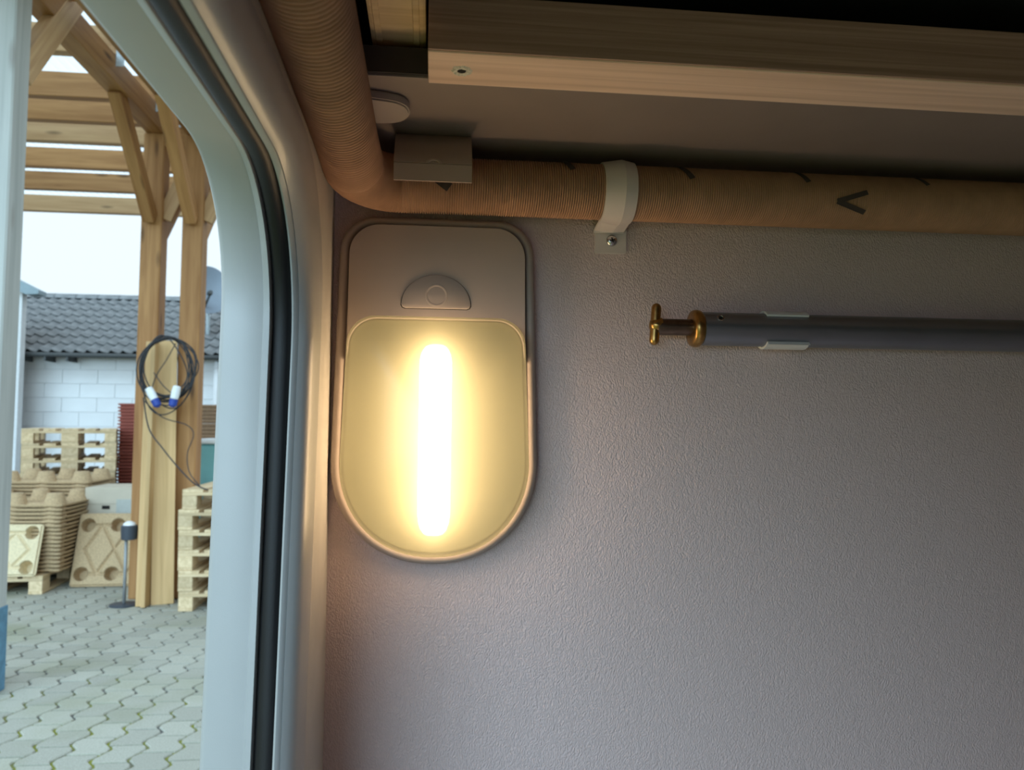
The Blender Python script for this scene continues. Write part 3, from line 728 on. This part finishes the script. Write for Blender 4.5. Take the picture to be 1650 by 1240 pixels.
# ------------------------------------------------------------------ house
HYW = 12.05
t = thing('house', (-4.5, HYW, 0), 'low white block house with a grey tiled roof behind the pallets', 'house')
bx('wall_core', -7.9, -0.6, HYW+0.012, HYW+3.9, 0, 2.36, M['mortar'], t)
bw, bh = 0.5, 0.212
bme = boxmesh('block', bw-0.005, 0.03, bh-0.005, M['whitewall'], 0.003)
for r_ in range(11):
    for c in range(-2, 11):
        x = -6.2+bw*(c+0.5)-(bw/2 if r_ % 2 else 0)
        if x < -6.6 or x > -2.0: continue
        obj('block', bme, t, Matrix.Translation((x, HYW+0.015, bh*(r_+0.5))))
E0 = Vector((0, 11.82, 2.345)); E1 = Vector((0, 14.0, 3.47)); sl = (E1-E0); SL = sl.length; su = sl.normalized(); sn = Vector((0, -su.z, su.y))
obj('roof_deck', prism('roof_deck', [(E0.y, E0.z-0.03), (E1.y, E1.z-0.03), (E1.y+2.2, E0.z-0.03)], -7.9, -0.6, M['gutter'], 'X'), t)
def tile_mesh():
    W_, L_ = 0.33, SL/8; n = 16; V = []; Fc = []
    for j, (s_, up_) in enumerate(((-0.02, 0.018), (-0.02, 0.034), (L_+0.02, 0.006))):
        for k in range(n+1):
            x = W_*k/n; wv = 0.020*math.sin(4*PI*k/n) + 0.006*math.sin(8*PI*k/n)
            V.append((x, s_+0.012*math.cos(4*PI*k/n) if j < 2 else s_, up_+wv))
    for j in range(2):
        for k in range(n): a = j*(n+1)+k; Fc.append((a, a+1, a+n+2, a+n+1))
    me = mesh('roof_tile', V, Fc, M['tile']); smooth_by_angle(me, 50); return me
tm = tile_mesh()
RM = Matrix.Identity(4)
for i in range(3): RM[i][0], RM[i][1], RM[i][2] = (1, 0, 0)[i], su[i], sn[i]
for r_ in range(8):
    for c in range(22):
        p = E0 + su*(SL/8*r_); Mx = RM.copy(); Mx.translation = (-8.0+0.33*c+random.uniform(-.004, .004), p.y, p.z+0.012); obj('roof_tile', tm, t, Mx)
cap = []
for k in range(9):
    a = PI*k/8; cap.append((14.0-0.11*math.cos(a), 3.47+0.09*math.sin(a)))
cme = prism('ridge_tile', cap, 0, 0.37, M['tile'], 'X')
for k in range(20):
    obj('ridge_tile', cme, t, Matrix.Translation((-7.9+0.355*k, 0, 0.0)) @ Matrix.Rotation(math.radians(0), 4, 'X'))
g_ = obj('gutter', sweep('gutter', [(-7.9, 11.76, 2.31), (-0.6, 11.76, 2.31)], 0.035, M['gutter'], 10), t)
for px in (48, 85, 120):
    p = at(px, 578, 'Y', 11.98); bx('gutter_bracket', p.x-0.012, p.x+0.012, 11.74, 12.05, 2.22, 2.31, M['gutter'], t)
p = at(350, 640, 'Y', 11.98)
obj('downpipe', sweep('downpipe', [(p.x, 11.93, 0.0), (p.x, 11.93, 2.30)], 0.045, M['whitewall'], 14), t)

t = thing('neighbouring_house', (-7.0, 11.9, 0), 'pale wall end with a blue grey sloping eave beside the tiled roof', 'house')
xr = at(39, 520, 'Y', 11.55).x-0.04
bx('wall', -9.5, xr, 11.55, 11.68, 0, 3.30, M['render'], t)
a, b = at(20, 446, 'Y', 11.45), at(62, 467, 'Y', 11.45)
dv = (b-a).normalized(); a2 = a-dv*2.0
obj('eave', prism('eave', [(a2.x, a2.z), (b.x, b.z), (b.x, b.z-0.055), (b.x-0.17, b.z-0.065), (a2.x, a2.z-0.16)], 11.45, 11.68, M['fascia'], 'Y'), t)

# satellite dish on the roof
dc = at(333, 470, 'Y', 12.35)
t = thing('satellite_dish', (dc.x, dc.y, 2.7), 'dark grey satellite dish standing on the tiled roof', 'satellite dish')
pr = [(0.001, 0.0)] + [(0.385*k/10, 0.10*(k/10)**2) for k in range(1, 11)] + [(0.385, 0.112)] + [(0.378*k/10, 0.012+0.10*(k/10)**2) for k in range(9, 0, -1)] + [(0.001, 0.012)]
dn = Vector((0.45, -0.86, 0.18)).normalized()
obj('reflector_dish', lathe('reflector_dish', pr, M['dish'], 36, 60), t, frame_m(dc, dn) @ Matrix.Diagonal((1, 0.88, 1, 1)))
obj('mast', sweep('mast', [(dc.x, dc.y+0.12, 2.55), (dc.x, dc.y+0.12, dc.z)], 0.03, M['galv'], 10), t)
obj('feed_arm', sweep('feed_arm', [dc+Vector((-0.05, -0.02, -0.33)), dc+dn*0.38+Vector((-0.03, 0, -0.16))], 0.018, M['gutter'], 8), t)
obj('feed_head', lathe('feed_head', [(0.03, -0.05), (0.04, 0.0), (0.035, 0.05)], M['gutter'], 14), t, frame_m(dc+dn*0.38+Vector((-0.03, 0, -0.14)), -dn))

# ------------------------------------------------------------------ euro pallets
def pallet_proto():
    """list of (name, mesh, matrix); length 1.2 along X, width 0.8 along Y, base at z 0"""
    top = boxmesh('deck_board', 1.2, 0.143, 0.022, M['pallet'], 0.002); tn = boxmesh('deck_board', 1.2, 0.10, 0.022, M['pallet'], 0.002)
    cr = boxmesh('stringer_board', 0.8, 0.143, 0.022, M['pallet'], 0.002); bl = boxmesh('block', 0.143, 0.143, 0.078, M['pallet'], 0.003)
    bl2 = boxmesh('block', 0.143, 0.10, 0.078, M['pallet'], 0.003); bb = boxmesh('base_board', 1.2, 0.10, 0.022, M['pallet'], 0.002); bc = boxmesh('base_board', 1.2, 0.143, 0.022, M['pallet'], 0.002)
    L = []; T = Matrix.Translation; RZ = Matrix.Rotation(PI/2, 4, 'Z')
    for y, me in ((-0.3285, top), (-0.17, tn), (0, top), (0.17, tn), (0.3285, top)): L.append(('deck_board', me, T((0, y, 0.133))))
    for x in (-0.5285, 0, 0.5285): L.append(('stringer_board', cr, T((x, 0, 0.111)) @ RZ))
    for x in (-0.5285, 0, 0.5285):
        for y, me in ((-0.35, bl2), (0, bl), (0.35, bl2)): L.append(('block', me, T((x, y, 0.061))))
    for y, me in ((-0.35, bb), (0, bc), (0.35, bb)): L.append(('base_board', me, T((0, y, 0.011))))
    return L
PP = pallet_proto()
def put_pallet(x, y, z, rz, label, group=None):
    r_ = thing('euro_pallet', (x, y, z), label, 'pallet', group); r_.rotation_euler.z = rz
    for nm, me, mx in PP:
        o = bpy.data.objects.new(nm, me); COL.objects.link(o); o.parent = r_; o.matrix_basis = mx
    return r_
ordn = ['bottom', 'second', 'third', 'fourth', 'fifth', 'sixth', 'seventh', 'eighth', 'top']
p = at(280, 985, 'Z', 0)
for k in range(6):
    lab = 'topmost' if k == 5 else ['lowest', 'second lowest', 'third lowest', 'third highest', 'second highest'][k]
    put_pallet(p.x+0.42+random.uniform(-.010, .010), p.y+0.60+random.uniform(-.012, .012), 0.1445*k, PI/2+random.uniform(-.012, .012), f'{lab} wooden pallet of the stack of six beside the hatch frame', 'right stack of wooden pallets')
p = at(38, 695, 'Y', 7.6)
pr_ = at(182, 695, 'Y', 7.6)
for k in range(9):
    d = 8-k
    lab = ['topmost', 'second highest', 'third highest', 'fourth highest', 'fifth highest', 'fourth lowest', 'third lowest', 'second lowest', 'lowest'][d]
    put_pallet((p.x+pr_.x)/2-0.32+random.uniform(-.010, .010), 7.85+0.6, 0.1415*k, PI/2+math.radians(20)+random.uniform(-.01, .01), f'{lab} wooden pallet of the tall stack against the white house wall', 'back stack of wooden pallets')
p = at(69, 957, 'Z', 0)
put_pallet(p.x-0.44, p.y+0.57, 0, PI/2+0.06, 'single wooden pallet on the paving carrying a stack of pressed wood pallets')

# ------------------------------------------------------------------ pressed wood pallets
def pressed_mesh(mat, LX=0.8, LY=0.6, nx=56, ny=42, th=0.012, depth=0.10, fr=0.088, fw=0.030):
    feet = [(fx, fy) for fx in (-0.30*LX/0.8, 0, 0.30*LX/0.8) for fy in (-0.2*LY/0.6, 0.2*LY/0.6)]
    def h(x, y):
        z = 0.0
        for fx, fy in feet:
            d = math.hypot(x-fx, y-fy); z = min(z, -depth*max(0, min(1, (fr-d)/fw)))
        # pressed grooves joining the cups in diamonds
        g = 1.0
        for cx in (-0.15*LX/0.8, 0.15*LX/0.8):
            q = abs(x-cx)/(0.15*LX/0.8) + abs(y)/(0.2*LY/0.6); g = min(g, abs(q-1.0)*0.10)
        for cy in (-0.2*LY/0.6, 0.2*LY/0.6): g = min(g, abs(y-cy)) if abs(x) < 0.3*LX/0.8 else g
        z = min(z, -0.020*max(0, 1-g/0.017))
        if abs(x) > LX/2-0.012 or abs(y) > LY/2-0.012: z -= 0.014
        return z
    V = []; Fc = []
    for s_ in (0, 1):
        for j in range(ny+1):
            for i in range(nx+1):
                x, y = -LX/2+LX*i/nx, -LY/2+LY*j/ny
                cx_, cy_ = LX/2-0.025, LY/2-0.025
                if abs(x) > cx_ and abs(y) > cy_:       # round the corners
                    dx, dy = abs(x)-cx_, abs(y)-cy_; d = math.hypot(dx, dy); f = max(dx, dy)/d if d else 1
                    x = math.copysign(cx_+dx*f, x); y = math.copysign(cy_+dy*f, y)
                V.append((x, y, h(x, y)-th*s_))
    m_ = (nx+1)*(ny+1)
    for s_ in (0, 1):
        for j in range(ny):
            for i in range(nx): a = s_*m_+j*(nx+1)+i; Fc.append((a, a+1, a+nx+2, a+nx+1))
    edge = [i for i in range(nx+1)] + [j*(nx+1)+nx for j in range(1, ny+1)] + [ny*(nx+1)+i for i in range(nx-1, -1, -1)] + [j*(nx+1) for j in range(ny-1, 0, -1)]
    for a, b in zip(edge, edge[1:]+edge[:1]): Fc.append((a, b, m_+b, m_+a))
    me = mesh('pressed_pallet', V, Fc, mat); smooth_by_angle(me, 30); return me
PM = pressed_mesh(M['pressed']); PMp = pressed_mesh(M['pressedpale']); PMd = pressed_mesh(M['presseddark'])
RX = Matrix.Rotation(PI, 4, 'X')
def nested_stack(cx, cy, z0, ztop, me, pitch, where, group, rz=0.0):
    n = int(round((ztop-z0)/pitch)); pitch = (ztop-z0)/n
    for k in range(n):
        d = n-1-k
        o = obj('pressed_pallet', me, None, Matrix.Translation((cx+random.uniform(-.006, .006), cy+random.uniform(-.006, .006), z0+pitch*k)) @ Matrix.Rotation(rz+random.uniform(-.008, .008), 4, 'Z') @ RX)
        tag(o, f'topmost pressed wood pallet with upturned feet {where}' if d == 0 else f'pressed wood pallet, {ordinal(d+1)} from the top {where}', 'pallet', group)
pa = at(98, 812, 'Y', 6.5)
nested_stack(pa.x-0.40, 6.5+0.32, 0.15, pa.z, PM, 0.031, 'of the front left stack', 'front left stack of pressed wood pallets')
pb = at(143, 775, 'Y', 7.12)
nested_stack(pb.x-0.40, 7.12+0.31, 0.02, pb.z, PM, 0.031, 'of the stack behind the front left one', 'rear stack of pressed wood pallets')
def lean(me, bl, br, tl, name, label):
    bl, br, tl = Vector(bl), Vector(br), Vector(tl)
    x = (br-bl).normalized(); y = (tl-bl); y = (y-x*y.dot(x)).normalized(); z = x.cross(y)
    c = bl+x*((br-bl).length/2)+y*((tl-bl).length/2)
    Mx = Matrix.Identity(4)
    for i in range(3): Mx[i][0], Mx[i][1], Mx[i][2], Mx[i][3] = x[i], y[i], z[i], c[i]
    o = obj(name, me, None, Mx); return tag(o, label, 'pallet')
b0 = at(110, 945, 'Z', 0.012)
lm = pressed_mesh(M['pressed'], 0.62, 0.60, 120, 116, fr=0.056, fw=0.013)
lean(lm, (b0.x, b0.y, 0.012), (b0.x+0.62, b0.y+0.03, 0.012), (b0.x+0.02, b0.y+0.19, 0.58), 'pressed_pallet', 'single pressed wood pallet leaning upright on the paving in front of the carton')
b1 = at(56, 924, 'Y', 6.37)
lm2 = pressed_mesh(M['pressedpale'], 0.60, 0.40, 120, 80, fr=0.052, fw=0.013)
lean(lm2, (b1.x-0.60, 6.37, b1.z), (b1.x, 6.37, b1.z), (b1.x-0.58, 6.47, b1.z+0.35), 'pressed_pallet', 'pale pressed wood pallet leaning against the front left stack')
# stacks of moulded trays behind the posts
def tray_mesh(name, LX, LY, mat):
    n = 8; V = []; Fc = []
    P = []
    r = 0.05
    for cx, cy, a0 in ((LX/2-r, LY/2-r, 0), (-LX/2+r, LY/2-r, PI/2), (-LX/2+r, -LY/2+r, PI), (LX/2-r, -LY/2+r, 1.5*PI)):
        for i in range(5): a = a0+PI/2*i/4; P.append((cx+r*math.cos(a), cy+r*math.sin(a)))
    m_ = len(P)
    rings = [(0.94, -0.02), (0.95, 0.0), (1.0, 0.0), (1.0, 0.016), (0.92, 0.018), (0.88, -0.005)]
    for s_, z in rings: V += [(x*s_, y*s_, z) for x, y in P]
    for i in range(len(rings)-1):
        for j in range(m_): l = (j+1) % m_; Fc.append((i*m_+j, i*m_+l, (i+1)*m_+l, (i+1)*m_+j))
    Fc.append(tuple(range(m_))); Fc.append(tuple((len(rings)-1)*m_+j for j in range(m_)))
    return mesh(name, V, Fc, mat)
tr_red = tray_mesh('stacking_tray', 0.6, 0.8, M['red']); tr_br = tray_mesh('stacking_tray', 0.8, 0.8, M['presseddark'])
a = at(188, 652, 'Y', 8.5)
n = 44
for k in range(n):
    o = obj('stacking_tray', tr_red, None, Matrix.Translation((a.x+0.30+random.uniform(-.004, .004), 8.9, 0.03+(a.z-0.03)*k/(n-1))))
    tag(o, f'red brown tray, {ordinal(n-k)} from the top of the stack left of the timber posts', 'tray', 'stack of red brown trays')
a = at(300, 654, 'Y', 8.5)
n = 38
for k in range(n):
    o = obj('stacking_tray', tr_br, None, Matrix.Translation((a.x+0.40+random.uniform(-.006, .006), 8.9, 0.03+(a.z-0.03)*k/(n-1))))
    tag(o, f'brown pressed tray, {ordinal(n-k)} from the top of the stack right of the timber posts', 'tray', 'stack of brown trays')

# ------------------------------------------------------------------ carton, bin, ashtray
a = at(138, 785, 'Y', 7.0); b = at(222, 788, 'Y', 7.0)
t = thing('cardboard_box', ((a.x+b.x)/2, 7.2, 0), 'plain beige cardboard box behind the leaning pressed wood pallet', 'box')
bx('carton', a.x, b.x, 7.0, 7.45, 0.0, a.z, M['card'], t, 0.004)
bx('flap', a.x, b.x, 6.995, 7.0, a.z-0.14, a.z, M['card'], t, 0.001)
bx('label_patch', b.x-0.17, b.x-0.02, 6.992, 6.9955, a.z-0.26, a.z-0.10, M['cardgrey'], t)
c_ = at(170, 817, 'Y', 6.99); bx('handle_slot', c_.x-0.03, c_.x+0.03, 6.992, 6.9998, c_.z-0.014, c_.z+0.014, M['hole'], t)  # black plate painted as shade inside the handle opening
a = at(313, 707, 'Y', 6.9)
t = thing('plastic_bin', (a.x+0.25, 7.1, 0), 'teal plastic bin with a white rim behind the right pallet stack', 'bin')
me = prism('bin_body', [(a.x+0.0, 6.9), (a.x+0.28, 6.9), (a.x+0.28, 7.35), (a.x+0.0, 7.35)], 0.0, a.z-0.03, M['teal'], 'Z', 0.03); obj('bin_body', me, t)
me = prism('bin_rim', [(a.x-0.012, 6.888), (a.x+0.292, 6.888), (a.x+0.292, 7.362), (a.x-0.012, 7.362)], a.z-0.04, a.z, M['tealrim'], 'Z', 0.01); obj('bin_rim', me, t)
a = at(208, 868, 'Y', 6.02)
t = thing('standing_ashtray', (a.x, 6.02, 0), 'dark standing ashtray bucket on a thin steel pole by the left post', 'ashtray')
obj('foot_plate', lathe('foot_plate', [(0.10, 0.0), (0.10, 0.008), (0.09, 0.012), (0.02, 0.014)], M['bucket'], 28), t, frame_m((a.x-0.02, 6.02, 0.0), (0, 0, 1)))
obj('pole', sweep('pole', [(a.x-0.02, 6.02, 0.015), (a.x-0.02, 6.02, a.z+0.02)], 0.012, M['steelpole'], 10), t)
bk = obj('bucket', lathe('bucket', [(0.045, 0), (0.055, 0.005), (0.058, 0.06), (0.058, 0.10), (0.05, 0.108)], M['bucket'], 28), t, frame_m((a.x, 6.02, a.z-0.005), (0, 0, 1)))
obj('sand_top', lathe('sand_top', [(0.045, 0.105), (0.04, 0.122), (0.018, 0.135), (0.002, 0.137)], M['plugwhite'], 20), t, frame_m((a.x, 6.02, a.z-0.005), (0, 0, 1)))

# ------------------------------------------------------------------ planks leaning at the posts
def plank(px0, py0, px1, py1, yb, yt, wd, th, label, rz=0.0, mat='plank'):
    p0 = at(px0, py0, 'Y', yb); p0.z = max(p0.z, 0.002); p1 = at(px1, py1, 'Y', yt)
    p0.z = 0.0
    o = timber('leaning_plank', p0, p1, wd, th, M[mat], None, (math.sin(rz), -math.cos(rz), 0), 0.002)
    return tag(o, label, 'plank', 'planks leaning at the canopy posts')
plank(228, 970, 245, 552, 6.00, 6.14, 0.045, 0.12, 'narrow leaning plank seen edge on right beside the left post')
plank(236, 972, 253, 552, 5.98, 6.12, 0.030, 0.16, 'thin leaning plank between the narrow and the wide one')
plank(262, 965, 268, 549, 6.03, 6.15, 0.155, 0.028, 'wide pale plank leaning under the black cable coil', 0.25)

# ------------------------------------------------------------------ cable coil
cc = at(276, 600, 'Y', 5.93)
t = thing('cable_coil', (cc.x, 5.93, cc.z), 'black extension cable coiled over the top of the leaning planks', 'cable')
rnd = random.Random(5)
for k in range(11):
    rx, rz = 0.20*rnd.uniform(0.78, 1.06), 0.26*rnd.uniform(0.80, 1.08); ox = (0.205-rx)*-0.75+rnd.uniform(-.012, .012); path = []
    ph = rnd.uniform(0, 6.28); e = rnd.uniform(0.006, 0.028)
    for i in range(48):
        a = 2*PI*i/48
        path.append((cc.x+ox+rx*math.cos(a)+e*math.sin(2*a+ph), 5.915-0.012*rnd.random()*0-0.006*k+0.02*math.sin(a+ph), cc.z+0.255-rz+rz*math.sin(a)+e*0.6*math.cos(3*a+ph)))
    obj('cable_loop', sweep('cable_loop', path, 0.0050, M['cable'], 6, closed=True), t)
def cab(pts, r=0.0055):
    P = [at(x, y, 'Y', yy) for x, y, yy in pts]; out = []
    for i in range(len(P)-1):
        a0, a1, a2, a3 = P[max(0, i-1)], P[i], P[i+1], P[min(len(P)-1, i+2)]
        for k in range(8):
            s_ = k/8; out.append(0.5*((2*a1)+(a2-a0)*s_+(2*a0-5*a1+4*a2-a3)*s_*s_+(3*a1-a0-3*a2+a3)*s_**3))
    return sweep('trailing_cable', out+[P[-1]], r, M['cable'], 6)
obj('trailing_cable', cab([(231, 640, 5.86), (240, 690, 5.86), (262, 722, 5.84), (290, 756, 5.82), (315, 780, 5.82), (340, 790, 5.84), (360, 788, 5.9)]), t)
obj('trailing_cable', cab([(232, 645, 5.86), (262, 672, 5.85), (300, 684, 5.86), (312, 700, 5.87), (302, 730, 5.87), (305, 760, 5.86), (322, 783, 5.83)], 0.004), t)
obj('trailing_cable', cab([(248, 600, 5.84), (262, 620, 5.83), (280, 638, 5.82), (262, 636, 5.83), (246, 630, 5.85)], 0.004), t)
obj('trailing_cable', cab([(283, 553, 5.88), (268, 580, 5.84), (252, 605, 5.84), (240, 640, 5.86)], 0.004), t)
for px, py, a in ((283, 632, 0.2), (244, 634, -0.5)):
    c_ = at(px, py, 'Y', 5.80)
    pg = obj('plug', lathe('plug', [(0.020, -0.05), (0.028, -0.045), (0.030, 0.0), (0.026, 0.045), (0.012, 0.05)], M['plugwhite'], 16), t, frame_m(c_, (math.sin(a), 0, math.cos(a))))
    obj('plug_body', lathe('plug_body', [(0.012, -0.11), (0.028, -0.095), (0.029, -0.049)], M['plugblue'], 16), pg, frame_m(c_, (math.sin(a), 0, math.cos(a))))
